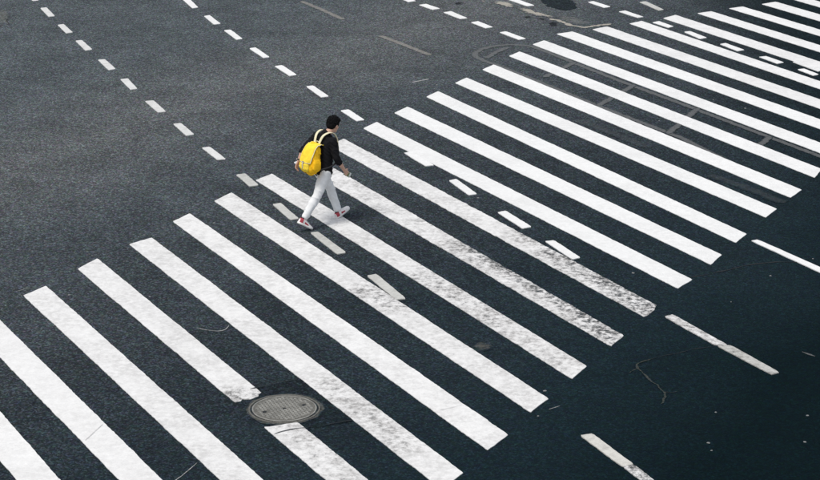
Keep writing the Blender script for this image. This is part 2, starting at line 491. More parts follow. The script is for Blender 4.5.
def seg_dist(p, a, b):
    ax, ay = a
    dx, dy = b[0] - ax, b[1] - ay
    t = max(0.0, min(1.0, ((p[0] - ax) * dx + (p[1] - ay) * dy) / max(1e-9, dx * dx + dy * dy)))
    return math.hypot(p[0] - ax - t * dx, p[1] - ay - t * dy)

def wear_at(k, x, y, base):
    w = base
    for (s, i, j, r, v) in WEAR_SEGS:
        if s == k:
            d = seg_dist((x, y), SPOTS['wear'][i], SPOTS['wear'][j])
            f = max(0.0, min(1.0, 1.35 - d / r * 0.75))
            w = max(w, base + (v - base) * f)
    return w

def painted_quad(name, quad, mat, parent, z, wear, nv=40, nu=5, jit=0.006, seed=0.0, ragged=(0.0, 0.0)):
    """A painted strip with slightly uneven edges and a rim down to the road; quad = TL, TR, BR, BL."""
    TL, TR, BR, BL = [Vector((*p, 0)) for p in quad]
    verts, wvals, faces = [], [], []
    for j in range(nv + 1):
        t = j / nv
        a, b = TL.lerp(BL, t), TR.lerp(BR, t)
        side = (b - a).normalized()
        along = (BL - TL).normalized()
        for i in range(nu + 1):
            s = i / nu
            p = a.lerp(b, s)
            e = 0.0
            if i in (0, nu):
                e = jit * (nz(p.x, p.y, 2.3, seed) * 0.9 + nz(p.x, p.y, 11.0, seed + 3) * 0.8 + nz(p.x, p.y, 31.0, seed + 6) * 0.9)
                if j in (0, nv):
                    e += (0.012 if i == 0 else -0.012)
            p = p + side * e
            if j in (0, nv):
                rg = ragged[0] if j == 0 else ragged[1]
                p = p + along * ((jit + rg) * (nz(p.x, p.y, 7.0, seed + 5) * 1.2 + nz(p.x, p.y, 23.0, seed + 9)))
            verts.append((p.x, p.y, z))
            wvals.append(wear(p.x, p.y) if callable(wear) else wear)
    W = nu + 1
    for j in range(nv):
        for i in range(nu):
            faces.append((j * W + i, (j + 1) * W + i, (j + 1) * W + i + 1, j * W + i + 1))
    rim = [i for i in range(W)] + [j * W + nu for j in range(1, nv + 1)] + [nv * W + i for i in range(nu - 1, -1, -1)] + [j * W for j in range(nv - 1, 0, -1)]
    n0 = len(verts)
    for r in rim:
        x, y, _ = verts[r]
        verts.append((x, y, 0.0005))
        wvals.append(wvals[r])
    L = len(rim)
    for q in range(L):
        faces.append((rim[q], rim[(q + 1) % L], n0 + (q + 1) % L, n0 + q))
    o = mesh_obj(name, verts, faces, mat, parent)
    at = o.data.attributes.new('wear', 'FLOAT', 'POINT')
    at.data.foreach_set('value', wvals)
    return o

def flat_poly(name, pts, mat, parent, z, rough_edge=0.03, seed=0.0, ring=0.12):
    """An irregular flat patch: its outline roughened, an inner ring fading the stain towards the edge."""
    n = len(pts)
    c = Vector((sum(p[0] for p in pts) / n, sum(p[1] for p in pts) / n, 0))
    out = []
    for i in range(n):
        a, b = Vector((*pts[i], 0)), Vector((*pts[(i + 1) % n], 0))
        m = max(2, int((b - a).length / 0.06))
        for q in range(m):
            p = a.lerp(b, q / m)
            d = (p - c).normalized()
            out.append(p + d * rough_edge * (nz(p.x, p.y, 5, seed) + 0.7 * nz(p.x, p.y, 17, seed + 2)))
    verts = [(p.x, p.y, z) for p in out]
    inner = [p.lerp(c, 0.45) for p in out]
    verts += [(p.x, p.y, z) for p in inner] + [(c.x, c.y, z)]
    k = len(out)
    faces = []
    for i in range(k):
        j = (i + 1) % k
        faces.append((i, j, k + j, k + i))
        faces.append((k + i, k + j, 2 * k))
    o = mesh_obj(name, verts, faces, mat, parent)
    at = o.data.attributes.new('edge', 'FLOAT', 'POINT')
    at.data.foreach_set('value', [0.0] * k + [0.85] * k + [1.0])
    return o

def ribbon(name, pts, width, mat, parent, z, seed=0.0, jit=0.3, step=0.06, taper=True):
    """A narrow strip along a line on the road: a crack, a scratch, a ground-off marking."""
    P = [Vector((*p, 0)) for p in pts]
    path = []
    for a, b in zip(P, P[1:]):
        m = max(1, int((b - a).length / step))
        path += [a.lerp(b, q / m) for q in range(m)]
    path.append(P[-1])
    # soften corners
    for _ in range(3):
        path = [path[0]] + [(path[i - 1] + path[i] * 2 + path[i + 1]) / 4 for i in range(1, len(path) - 1)] + [path[-1]]
    verts, ed, faces = [], [], []
    n = len(path)
    for i, p in enumerate(path):
        d = (path[min(i + 1, n - 1)] - path[max(i - 1, 0)]).normalized()
        s = Vector((-d.y, d.x, 0))
        w = width * (1 + jit * nz(p.x, p.y, 6, seed))
        if taper and (i == 0 or i == n - 1):
            w *= 0.4
        p = p + s * width * jit * 0.6 * nz(p.x, p.y, 9, seed + 4)
        for q, e in ((-0.5, 0.1), (-0.22, 1.0), (0.22, 1.0), (0.5, 0.1)):
            v = p + s * w * q
            verts.append((v.x, v.y, z))
            ed.append(e)
    for i in range(n - 1):
        for q in range(3):
            faces.append((i * 4 + q, i * 4 + q + 1, (i + 1) * 4 + q + 1, (i + 1) * 4 + q))
    o = mesh_obj(name, verts, faces, mat, parent)
    at = o.data.attributes.new('edge', 'FLOAT', 'POINT')
    at.data.foreach_set('value', ed)
    return o

Z_PATCH, Z_GHOST, Z_STRIPE, Z_DASH, Z_TOP = 0.002, 0.005, 0.009, 0.013, 0.017

# patches, stains and cracks belong to the road
flat_poly('asphalt_patch', SPOTS['patch_manhole'], M['patch'], road, Z_PATCH, 0.01)
flat_poly('asphalt_patch', SPOTS['patch_dark'], M['patch_black'], road, Z_PATCH, 0.08)
flat_poly('dust_patch', SPOTS['smearD'], M['dust'], road, Z_PATCH, 0.05, 2)
for key in ('smearA', 'smearB', 'smearC'):
    flat_poly('cement_smear', SPOTS[key], M['cement'], road, Z_GHOST, 0.11, 4)
ribbon('cement_smear', SPOTS['rim'], 0.13, M['cement'], road, Z_GHOST, 6, 0.9)
for key in ('spot1', 'spot2', 'spot3', 'spot4'):
    flat_poly('oil_stain', SPOTS[key], M['oil'], road, Z_GHOST, 0.04, 8)
flat_poly('dirt_patch', SPOTS['dirt1'], M['dirt'], road, Z_GHOST, 0.12, 3)
flat_poly('dirt_patch', SPOTS['dirt2'], M['dirt'], road, Z_GHOST, 0.04, 5)
ribbon('crack', SPOTS['crack_sand'], 0.036, M['sand'], road, Z_GHOST, 1, 1.3, 0.03)
ribbon('crack', [SPOTS['crack_sand'][6], (3.17, 22.93), (3.25, 22.97)], 0.022, M['sand'], road, Z_GHOST + .001, 2, 1.3, 0.03)
ribbon('crack', [(2.84, 23.72), (2.76, 23.62), (2.71, 23.55)], 0.014, M['sand'], road, Z_GHOST + .001, 5, 1.3, 0.03)
ribbon('crack', [SPOTS['crack_sand'][0], (3.22, 24.15), (3.40, 24.22), (3.62, 24.38), (3.86, 24.45)], 0.012, M['gap'], road, Z_GHOST + .001, 6, 1.3, 0.04)
ribbon('crack', SPOTS['crack_white'], 0.022, M['chalk'], road, Z_GHOST, 2, 0.9)
ribbon('crack', SPOTS['crack_white2'], 0.018, M['chalk'], road, Z_GHOST, 3, 0.9)
ribbon('crack', SPOTS['crack_dark'], 0.022, M['gap'], road, Z_GHOST, 4, 1.2)
ribbon('scratch', SPOTS['scratch1'], 0.014, M['chalk'], road, Z_GHOST, 5)
ribbon('scratch', SPOTS['scratch2'], 0.016, M['chalk'], road, Z_GHOST, 6)
ribbon('patch_joint', SPOTS['joint1'], 0.013, M['gap'], road, Z_TOP, 7, 1.6, 0.03)
ribbon('patch_joint', SPOTS['joint2'], 0.014, M['gap'], road, Z_TOP, 8, 0.8)
ribbon('seam', SPOTS['seam1'], 0.007, M['seamgrey'], road, Z_TOP, 9, 0.5)
ribbon('seam', SPOTS['seam2'], 0.006, M['seamgrey'], road, Z_TOP, 10, 0.8)

mhx, mhy = SPOTS['manhole'][0]
ribbon('dirt_patch', [(mhx + .455 * math.cos(a * .2618), mhy + .455 * math.sin(a * .2618)) for a in range(25)], 0.10, M['dirt'], road, Z_GHOST, 31, 0.8)

# ------------------------------------------------------------------ the zebra crossing: one part for each stripe
zebra = empty('zebra_crossing', (0, 0, 0))
tag(zebra, 'wide white zebra crossing of long parallel stripes slanting over the dark road', 'crosswalk')
WORN_LABEL = {7: 'white stripe with small dark wear spots towards its lower end',
              8: 'heavily worn white stripe darkened by tyre marks', 9: 'badly scuffed white stripe with ragged end',
              3: 'white stripe interrupted by the manhole cover'}
for k, quad in enumerate(STRIPES):
    base = {8: 0.43, 9: 0.33}[k] if k in (8, 9) else 0.33 if k in (6, 7) else (0.25 if k in (2, 3, 4, 5) else 0.10)
    mt = M['paint_bright'] if 9 < k < 18 else M['paint']
    w = (lambda x, y, kk=k, bb=base: wear_at(kk, x, y, bb))
    if k == 3:
        TL, TR, BR, BL = quad
        def on(a, b, y):
            t = (y - a[1]) / (b[1] - a[1])
            return [a[0] + (b[0] - a[0]) * t, y]
        # the stripe stops short of the manhole frame and goes on behind it
        q1 = [TL, TR, on(TR, BR, 22.86), on(TL, BL, 22.58)]
        q2 = [on(TL, BL, 21.86), on(TR, BR, 22.02), BR, BL]
        o = painted_quad('stripe', q1, mt, zebra, Z_STRIPE, w, 110, 10, 0.008, k * 1.7, (0, 0.045))
        o['label'] = WORN_LABEL[3]
        painted_quad('stripe', q2, mt, zebra, Z_STRIPE, w, 140, 6, 0.008, k * 1.7 + 1, (0.01, 0))
        continue
    o = painted_quad('stripe', quad, mt, zebra, Z_STRIPE, w, 240, 6, 0.014 if k in (8, 9) else 0.008, k * 1.7, (0, 0.03 if k == 9 else 0))
    if k in WORN_LABEL:
        o['label'] = WORN_LABEL[k]

# ------------------------------------------------------------------ dashed lane lines, each a thing with its dashes
LINES = {
    'lane1': ('dashed_lane_line', 'greyish dashed lane line whose last dashes lie at the walker\'s feet', ['paint_dull'] * 9 + ['paint_grey'] * 4, .15),
    'lane2': ('dashed_lane_line', 'bright white dashed lane line entering the zebra crossing just ahead of the walker', ['paint_bright'] * 11, .05),
    'lane3': ('dashed_lane_line', 'bright dashed line ending at the rounded end of the ground-off marking', ['paint_bright'] * 5, .05),
    'lane4': ('dashed_lane_line', 'long row of short white dashes threading between two zebra stripes', ['paint_bright'] * 8, .08),
    'lane5': ('dashed_lane_line', 'greyed pair of dashes at the far side of the zebra crossing', ['paint_grey', 'paint_bright'], .25),
    'guideA': ('guide_line', 'scuffed white guide line of two overlapping lengths past the worn stripes', ['paint', 'paint_grey'], .55),
    'guideB': ('guide_line', 'clean thin white guide line leaving the zebra crossing', ['paint_bright'], .05),
    'guideC': ('guide_line', 'cream guide line with flaking white end past the zebra crossing', ['paint_cream', 'paint'], .2),
}
for key, (nm, lab, mats, wr) in LINES.items():
    root = empty(nm)
    tag(root, lab, 'lane line')
    for i, quad in enumerate(DASHES[key]):
        ww = wr
        if key == 'guideC' and i == 1:
            ww = 0.72
        if key == 'guideA' and i == 1:
            ww = 0.45
        painted_quad('dash', quad, M[mats[i]], root, Z_DASH, ww, 24, 4, 0.006, i * 3.1 + len(lab))

# ground-off remains of older markings
gl = empty('erased_marking')
tag(gl, 'grey ground-off ladder-shaped marking with a rounded end under the stripes', 'erased marking')
ribbon('rail', SPOTS['ghost_rail'], 0.15, M['ghost'], gl, Z_GHOST, 11, 0.15)
ribbon('rung', SPOTS['ghost_inner'], 0.14, M['ghost'], gl, Z_GHOST + .0015, 12, 0.15)
for i in range(1, 5):
    ribbon('rung', SPOTS['rung%d' % i], 0.15, M['ghost'], gl, Z_GHOST + .0015, 12 + i, 0.15)
for key, lab, wd, mt in (('bar1', 'faded bar of ground-off lane line lying farther from the zebra crossing',   .17, 'ghost_pale'),
                         ('bar2', 'faded bar of ground-off lane line lying closer to the zebra crossing',   .17, 'ghost_pale'),
                         ('smear1', 'faint brushed grey streak between two middle zebra stripes', .26, 'ghost_faint'),
                         ('smear2', 'faint brushed grey streak near the clean stripe ends', .26, 'ghost_faint'),
                         ('tick', 'tiny pale tick of old paint on the darkest asphalt', .05, 'ghost')):
    tag(ribbon('erased_marking', SPOTS[key], wd, M[mt], None, Z_GHOST, len(lab), 0.2), lab, 'erased marking')
ga = empty('erased_marking')
tag(ga, 'thin pale curved trace of old paint at the stripe tips', 'erased marking')
ribbon('bright_end', SPOTS['arc1'], 0.06, M['chalk'], ga, Z_GHOST, 21)
ribbon('arc', SPOTS['arc2'], 0.07, M['ghost_faint'], ga, Z_GHOST, 22)

# scattered chips of paint and grit
cv, cf = [], []
for (x, y) in SPOTS['flecks']:
    n, a0 = 6, random.random() * 6
    r = random.uniform(0.009, 0.019)
    b = len(cv)
    for i in range(n):
        a = a0 + i * 2 * math.pi / n
        rr = r * random.uniform(0.6, 1.25)
        cv.append((x + math.cos(a) * rr * 1.4, y + math.sin(a) * rr, 0.0005))
    for i in range(n):
        vx, vy, _ = cv[b + i]
        cv.append((x + (vx - x) * .7, y + (vy - y) * .7, 0.008))
    for i in range(n):
        j = (i + 1) % n
        cf.append((b + i, b + j, b + n + j, b + n + i))
    cf.append(tuple(b + n + i for i in range(n)))
tag(mesh_obj('paint_chips', cv, cf, M['chip']), 'tiny pale chips of paint and grit strewn over the asphalt', 'grit', kind='stuff')

# ------------------------------------------------------------------ manhole
def lathe(name, prof, mat, parent, seg=96):
    verts, faces = [], []
    n = len(prof)
    for i in range(seg):
        a = 2 * math.pi * i / seg
        for (r, z) in prof:
            verts.append((r * math.cos(a), r * math.sin(a), z))
    for i in range(seg):
        j = (i + 1) % seg
        for k in range(n - 1):
            faces.append((i * n + k, j * n + k, j * n + k + 1, i * n + k + 1))
    return mesh_obj(name, verts, faces, mat, parent, True)

def disc(name, r, z0, z1, mat, parent, seg=96):
    verts = [(r * math.cos(2 * math.pi * i / seg), r * math.sin(2 * math.pi * i / seg), z) for z in (z0, z1) for i in range(seg)]
    faces = [tuple(range(seg, 2 * seg))] + [(i, (i + 1) % seg, seg + (i + 1) % seg, seg + i) for i in range(seg)]
    return mesh_obj(name, verts, faces, mat, parent)

def build_manhole():
    iron = mat_plain('cast_iron', (0.115, 0.112, 0.10), 0.8, 30, 0.3, 160, 0.3, 0.002)
    worn = mat_plain('worn_cast_iron', (0.215, 0.213, 0.195), 0.6, 9, 0.35, 200, 0.3, 0.002)
    mx, my = SPOTS['manhole'][0]
    t = empty('manhole_cover', (mx, my, 0), R(-12))
    tag(t, 'round grey cast iron manhole cover set into a zebra stripe', 'manhole cover')
    disc('gap', 0.410, 0.0, 0.0045, M['gap'], t)
    lathe('frame', [(0.426, 0.0), (0.426, 0.011), (0.422, 0.015), (0.409, 0.015), (0.406, 0.012), (0.406, 0.003)], iron, t)
    disc('cover', 0.384, 0.003, 0.0120, iron, t)
    lathe('cover_rim', [(0.384, 0.006), (0.384, 0.0145), (0.381, 0.017), (0.370, 0.017), (0.367, 0.0145), (0.367, 0.0118)], worn, t)
    # raised tread: short staggered bars, too small to pick apart
    bm = bmesh.new()
    px, py = 0.052, 0.038
    rows = int(0.36 / py) + 1
    for r in range(-rows, rows + 1):
        for c in range(-8, 9):
            x, y = (c + 0.5 * (r % 2)) * px, r * py
            d = math.hypot(x, y)
            if d > 0.340 or d < 0.04 or min(math.hypot(x - 0.2, y - 0.15), math.hypot(x + 0.2, y + 0.15)) < 0.045:
                continue
            a, b2, z0, z1 = 0.0205, 0.0138, 0.0118, 0.0185
            vs = [bm.verts.new((x + sx * a * q, y + sy * b2 * q, z)) for z, q in ((z0, 1.0), (z1, 0.78)) for sx, sy in ((-1, -1), (1, -1), (1, 1), (-1, 1))]
            bm.faces.new(vs[4:8])
            for i in range(4):
                j = (i + 1) % 4
                bm.faces.new((vs[i], vs[j], vs[4 + j], vs[4 + i]))
    me = bpy.data.meshes.new('tread')
    bm.to_mesh(me)
    bm.free()
    me.materials.append(worn)
    o = link(bpy.data.objects.new('tread', me), t)
    o['kind'] = 'stuff'
    for (x, y, r) in ((0, 0, 0.020), (0.2, 0.15, 0.026), (-0.2, -0.15, 0.026)):
        h = disc('lifting_hole', r, 0.010, 0.0128, M['gap'], t, 24)
        h.location = (x, y, 0)
build_manhole()

# ------------------------------------------------------------------ the walker
HEADING = R(40)
WALK_AT = (-1.310, 29.53, 0.0)

def frame_of(d, ref):
    d = d.normalized()
    a = ref - d * ref.dot(d)
    a.normalize()
    return a, d.cross(a)

def loft(bm, pts, ref=(1, 0, 0), seg=20, power=2.0):
    """pts: (position, half size along ref, half size across); closed at both ends with a rounded cap."""
    ref = Vector(ref)
    P = [Vector(p[0]) for p in pts]
    rings = []
    n = len(P)
    secs = []
    for i in range(n):
        d = P[min(i + 1, n - 1)] - P[max(i - 1, 0)]
        secs.append((P[i], d, pts[i][1], pts[i][2]))
    d0, d1 = (P[1] - P[0]).normalized(), (P[-1] - P[-2]).normalized()
    c0, c1 = secs[0], secs[-1]
    m0, m1 = min(c0[2], c0[3]) * 0.6, min(c1[2], c1[3]) * 0.6
    secs = [(c0[0] - d0 * m0, c0[1], c0[2] * .45, c0[3] * .45), (c0[0] - d0 * m0 * .6, c0[1], c0[2] * .8, c0[3] * .8)] + secs + \
           [(c1[0] + d1 * m1 * .6, c1[1], c1[2] * .8, c1[3] * .8), (c1[0] + d1 * m1, c1[1], c1[2] * .45, c1[3] * .45)]
    for (p, d, ra, rb) in secs:
        a, b = frame_of(d, ref)
        ring = []
        for k in range(seg):
            t = 2 * math.pi * k / seg
            c, s = math.cos(t), math.sin(t)
            e = 2.0 / power
            cc = math.copysign(abs(c) ** e, c)
            ss = math.copysign(abs(s) ** e, s)
            ring.append(bm.verts.new(p + a * (ra * cc) + b * (rb * ss)))
        rings.append(ring)
    for r0, r1 in zip(rings, rings[1:]):
        for k in range(seg):
            bm.faces.new((r0[k], r0[(k + 1) % seg], r1[(k + 1) % seg], r1[k]))
    bm.faces.new(list(reversed(rings[0])))
    bm.faces.new(rings[-1])

def ball(bm, c, r, mat4=None):
    res = bmesh.ops.create_uvsphere(bm, u_segments=20, v_segments=14, radius=1.0)
    mt = Matrix.Translation(Vector(c)) @ (mat4 or Matrix.Identity(4)) @ Matrix.Diagonal((*r, 1))
    bmesh.ops.transform(bm, matrix=mt, verts=res['verts'])

def fused(name, bm, mat, parent, voxel=0.008, smooth=4, disp=None):
    """Fuses overlapping closed shapes into one continuous smooth surface."""
    bmesh.ops.recalc_face_normals(bm, faces=bm.faces[:])
    me = bpy.data.meshes.new(name + '_raw')
    bm.to_mesh(me)
    bm.free()
    tmp = bpy.data.objects.new('tmp', me)
    col.objects.link(tmp)
    rm = tmp.modifiers.new('r', 'REMESH')
    rm.mode = 'VOXEL'
    rm.voxel_size = voxel
    if smooth:
        sm = tmp.modifiers.new('s', 'SMOOTH')
        sm.factor = 0.5
        sm.iterations = smooth
    dg = bpy.context.evaluated_depsgraph_get()
    dg.update()
    out = bpy.data.meshes.new_from_object(tmp.evaluated_get(dg))
    out.name = name
    bpy.data.objects.remove(tmp)
    bpy.data.meshes.remove(me)
    if disp:
        nrm = [v.normal.copy() for v in out.vertices]
        for v, nn in zip(out.vertices, nrm):
            v.co += nn * disp(v.co)
    for p in out.polygons:
        p.use_smooth = True
    out.materials.clear()
    out.materials.append(mat)
    return link(bpy.data.objects.new(name, out), parent)

PM = {
    'skin': mat_plain('skin', (0.56, 0.34, 0.25), 0.5, 25, 0.08, spec=0.35),
    'hair': mat_plain('black_hair', (0.004, 0.004, 0.0045), 0.8, spec=0.15),
    'knit': mat_plain('black_knit', (0.010, 0.010, 0.012), 0.9, 0, 0, 260, 0.5, 0.002, 0.15),
    'trouser': mat_plain('pale_grey_cotton', (0.77, 0.78, 0.79), 0.85, 14, 0.06, 320, 0.35, 0.001, 0.2),
    'shoe_white': mat_plain('white_shoe_mesh', (0.80, 0.76, 0.75), 0.7, 60, 0.08, 300, 0.3, 0.001),
    'shoe_red': mat_plain('red_shoe_panel', (0.40, 0.05, 0.07), 0.6),
    'sole': mat_plain('white_rubber', (0.80, 0.79, 0.77), 0.6),
    'dark': mat_plain('dark_rubber', (0.02, 0.02, 0.022), 0.5),
    'eye': mat_plain('eye_white', (0.75, 0.75, 0.74), 0.2),
    'lip': mat_plain('lip', (0.45, 0.2, 0.17), 0.5),
    'yellow': mat_plain('yellow_canvas', (0.91, 0.66, 0.05), 0.85, 14, 0.16, 240, 0.4, 0.0015, 0.25),
    'yellow_deep': mat_plain('side_shaded_yellow_canvas', (0.88, 0.50, 0.012), 0.85, 14, 0.16, 240, 0.4, 0.0015, 0.25),
    'cream': mat_plain('cream_webbing', (0.80, 0.74, 0.52), 0.8, 60, 0.08, 300, 0.4, 0.001, 0.2),
    'brown': mat_plain('brown_leather', (0.06, 0.03, 0.018), 0.6),
    'phone_white': mat_plain('phone_white', (0.78, 0.80, 0.76), 0.3),
    'phone_green': mat_plain('phone_green', (0.20, 0.24, 0.09), 0.35),
    'glass': mat_plain('phone_glass', (0.012, 0.014, 0.016), 0.12),
    'metal': mat_plain('buckle_metal', (0.35, 0.33, 0.30), 0.35),
}

V = Vector
SH_R, SH_L = V((.055, -.175, 1.345)), V((.035, .175, 1.345))
EL_R, WR_R = V((.070, -.240, 1.075)), V((.235, -.220, .850))
EL_L, WR_L = V((-.165, .268, 1.125)), V((-.262, .255, .975))
HIP_R, HIP_L = V((-.005, -.088, .85)), V((.005, .088, .85))
KN_R, AN_R = V((-.185, -.092, .50)), V((-.445, -.095, .185))
KN_L, AN_L = V((.215, .090, .475)), V((.352, .092, .106))
HEAD = Matrix.Translation((.200, -.01, 1.520)) @ Matrix.Rotation(R(10), 4, 'Z') @ Matrix.Rotation(R(20), 4, 'Y')

walker = empty('person', WALK_AT, HEADING)
tag(walker, 'person in black sweater and pale trousers walking across the zebra crossing, head bowed', 'person')

def hand(bm, wrist, d, n, side, curl, thumb_in=0.3):
    """d along the hand, n out of the palm, side towards the thumb."""
    d, n = d.normalized(), n.normalized()
    l = side.normalized()
    loft(bm, [(wrist - d * .02, .027, .020), (wrist + d * .015, .030, .017), (wrist + d * .05, .039, .0155), (wrist + d * .085, .040, .013)], l, 16)
    for i, (off, ln) in enumerate(((.030, .070), (.010, .080), (-.0105, .074), (-.0305, .058))):
        p = wrist + d * .083 + l * off
        ang = 0.0
        pts = [(p - d * .014, .0098, .0098)]
        for s in range(3):
            pts.append((p, .0094 - .0009 * s, .0092 - .0009 * s))
            ang += curl * (0.75, 1.0, 0.7)[s]
            dd = d * math.cos(ang) + n * math.sin(ang)
            p = p + dd * ln * (0.45, 0.32, 0.23)[s]
        pts.append((p, .0066, .0064))
        loft(bm, pts, l, 10)
    p = wrist + d * .022 + l * .024
    dirs = [(d * .55 + l * .75 + n * .30), (d * .85 + l * .35 + n * (.3 + thumb_in)), (d * .95 + l * .02 + n * (.15 + thumb_in))]
    pts = [(p - dirs[0].normalized() * .012, .0125, .0125), (p, .0125, .012)]
    for q, ln in zip(dirs, (.036, .030, .024)):
        p = p + q.normalized() * ln
        pts.append((p, .0108 - .001 * (len(pts) - 2), .0100 - .001 * (len(pts) - 2)))
    loft(bm, pts, n, 10)

HR_D = (WR_R - EL_R).normalized() * 0.8 + V((.35, .0, -.25))
HR_N = V((.10, .95, -.15))
HR_D.normalize()
HR_N = (HR_N - HR_D * HR_N.dot(HR_D)).normalized()
HR_S = HR_N.cross(HR_D) * -1
if HR_S.z < 0 and HR_S.x < 0:
    HR_S = -HR_S
HL_D = ((WR_L - EL_L).normalized() + V((-.05, 0, -.2))).normalized()
HL_N = V((.3, -.9, 0))
HL_N = (HL_N - HL_D * HL_N.dot(HL_D)).normalized()
HL_S = V((1, .3, 0))
HL_S = (HL_S - HL_D * HL_S.dot(HL_D) - HL_N * HL_S.dot(HL_N)).normalized()

def build_body():
    bm = bmesh.new()
    hp = lambda x, y, z: HEAD @ V((x, y, z))
    rot = HEAD.to_3x3().to_4x4()
    ball(bm, hp(-.012, 0, .022), (.096, .076, .100), rot)
    ball(bm, hp(.018, 0, -.030), (.074, .064, .085), rot)
    ball(bm, hp(.040, 0, -.075), (.046, .046, .038), rot)
    ball(bm, hp(.072, 0, -.098), (.020, .022, .018), rot)
    loft(bm, [(hp(.086, 0, .012), .008, .008), (hp(.098, 0, -.016), .010, .010), (hp(.106, 0, -.030), .011, .014)], (0, 1, 0), 10)
    for s in (-1, 1):
        ball(bm, hp(-.004, s * .076, -.016), (.020, .009, .031), rot)
        ball(bm, hp(.070, s * .034, .022), (.016, .022, .010), rot)
        ball(bm, hp(.062, s * .040, -.030), (.018, .020, .018), rot)
    loft(bm, [(hp(-.028, 0, -.03), .054, .052), (hp(-.030, 0, -.09), .053, .051), (V((.075, 0, 1.40)), .060, .066), (V((.05, 0, 1.33)), .075, .10)], (1, 0, 0), 20)
    loft(bm, [(V((0, 0, .84)), .092, .140), (V((.01, 0, .98)), .085, .125), (V((.03, 0, 1.15)), .095, .140), (V((.045, 0, 1.28)), .095, .160), (V((.05, 0, 1.345)), .070, .130)], (1, 0, 0), 24)
    for S, E, W in ((SH_R, EL_R, WR_R), (SH_L, EL_L, WR_L)):
        loft(bm, [(S, .048, .048), (S.lerp(E, .4), .044, .044), (E, .037, .037), (E.lerp(W, .25), .040, .038), (E.lerp(W, .7), .031, .029), (W, .026, .022)], (1, 0, 0), 16)
    for H, Kn, A in ((HIP_R, KN_R, AN_R), (HIP_L, KN_L, AN_L)):
        loft(bm, [(H, .080, .076), (H.lerp(Kn, .45), .070, .066), (Kn, .050, .048), (Kn.lerp(A, .3), .050, .046), (A, .034, .031), (A + V((0, 0, -.05)), .036, .032)], (1, 0, 0), 18)
    hand(bm, WR_R, HR_D, HR_N, HR_S, R(38), 0.5)
    hand(bm, WR_L, HL_D, HL_N, HL_S, R(26), 0.2)
    return fused('body', bm, PM['skin'], walker, 0.0055, 2)
body = build_body()

def small(name, build, mat, parent=None):
    bm = bmesh.new()
    build(bm)
    bmesh.ops.recalc_face_normals(bm, faces=bm.faces[:])
    me = bpy.data.meshes.new(name)
    bm.to_mesh(me)
    bm.free()
    for p in me.polygons:
        p.use_smooth = True
    me.materials.append(mat)
    return link(bpy.data.objects.new(name, me), parent if parent is not None else walker)

def build_face():
    rot = HEAD.to_3x3().to_4x4()
    for s in (-1, 1):
        e = small('eye', lambda bm: ball(bm, HEAD @ V((.078, s * .032, .002)), (.010, .0135, .0075), rot), PM['eye'])
        small('iris', lambda bm: ball(bm, HEAD @ V((.0855, s * .032, .002)), (.003, .0055, .0055), rot), PM['dark'], e)
        small('eyebrow', lambda bm: loft(bm, [(HEAD @ V((.089, s * .016, .024)), .004, .004), (HEAD @ V((.085, s * .034, .029)), .004, .004), (HEAD @ V((.074, s * .050, .024)), .003, .003)], (1, 0, 0), 8), PM['hair'])
    small('mouth', lambda bm: loft(bm, [(HEAD @ V((.078, -.022, -.068)), .004, .004), (HEAD @ V((.087, 0, -.066)), .006, .006), (HEAD @ V((.078, .022, -.068)), .004, .004)], (1, 0, 0), 8), PM['lip'])
build_face()

def build_hair():
    bm = bmesh.new()
    rot = HEAD.to_3x3().to_4x4()
    ball(bm, HEAD @ V((-.016, 0, .036)), (.106, .087, .105), rot)
    ball(bm, HEAD @ V((-.052, 0, -.010)), (.068, .080, .076), rot)
    ball(bm, HEAD @ V((.055, 0, .082)), (.050, .066, .042), rot)
    for s in (-1, 1):
        ball(bm, HEAD @ V((.012, s * .066, .022)), (.034, .018, .040), rot)
    rng = random.Random(3)
    # tufts lying over the crown
    for i in range(420):
        th, ph = rng.uniform(0, 2 * math.pi), rng.uniform(-0.35, 1.45)
        d = V((math.cos(ph) * math.cos(th), math.cos(ph) * math.sin(th), math.sin(ph)))
        if d.x > 0.35 and d.z < 0.42:
            continue
        if d.z < 0.05 and d.x > -0.1:
            continue
        base = V((-.018, 0, .032)) + V((d.x * .104, d.y * .086, d.z * .104))
        down = V((-.35 * d.x + .15, d.y * .2, -.5 - .3 * d.z)) + V((rng.uniform(-.5, .5), rng.uniform(-.5, .5), rng.uniform(-.3, .3)))
        tip = base + (d * .55 + down * .6).normalized() * rng.uniform(.010, .018)
        loft(bm, [(HEAD @ base, .006, .006), (HEAD @ base.lerp(tip, .6), .0045, .0045), (HEAD @ tip, .002, .002)], (.3, 1, .2), 6)
    bmesh.ops.recalc_face_normals(bm, faces=bm.faces[:])
    me = bpy.data.meshes.new('hair')
    bm.to_mesh(me)
    bm.free()
    for p in me.polygons:
        p.use_smooth = True
    me.materials.append(PM['hair'])
    h = link(bpy.data.objects.new('hair', me), walker)
    h['label'] = 'short thick black hair'
build_hair()

def folds(amp, f1, f2, seed):
    def f(co):
        q = co.z + 0.55 * co.x - 0.35 * co.y
        a = noise.noise(V((co.x * f1, co.y * f1, q * f2 + seed)))
        b = noise.noise(V((co.x * f1 * 2.3 + 7, co.y * f1 * 2.3, q * f2 * 2.1 + seed)))
        r = max(0.0, 1 - abs(a) * 2.6)
        return amp * (r * r * 0.9 - 0.25) + amp * 0.45 * b
    return f

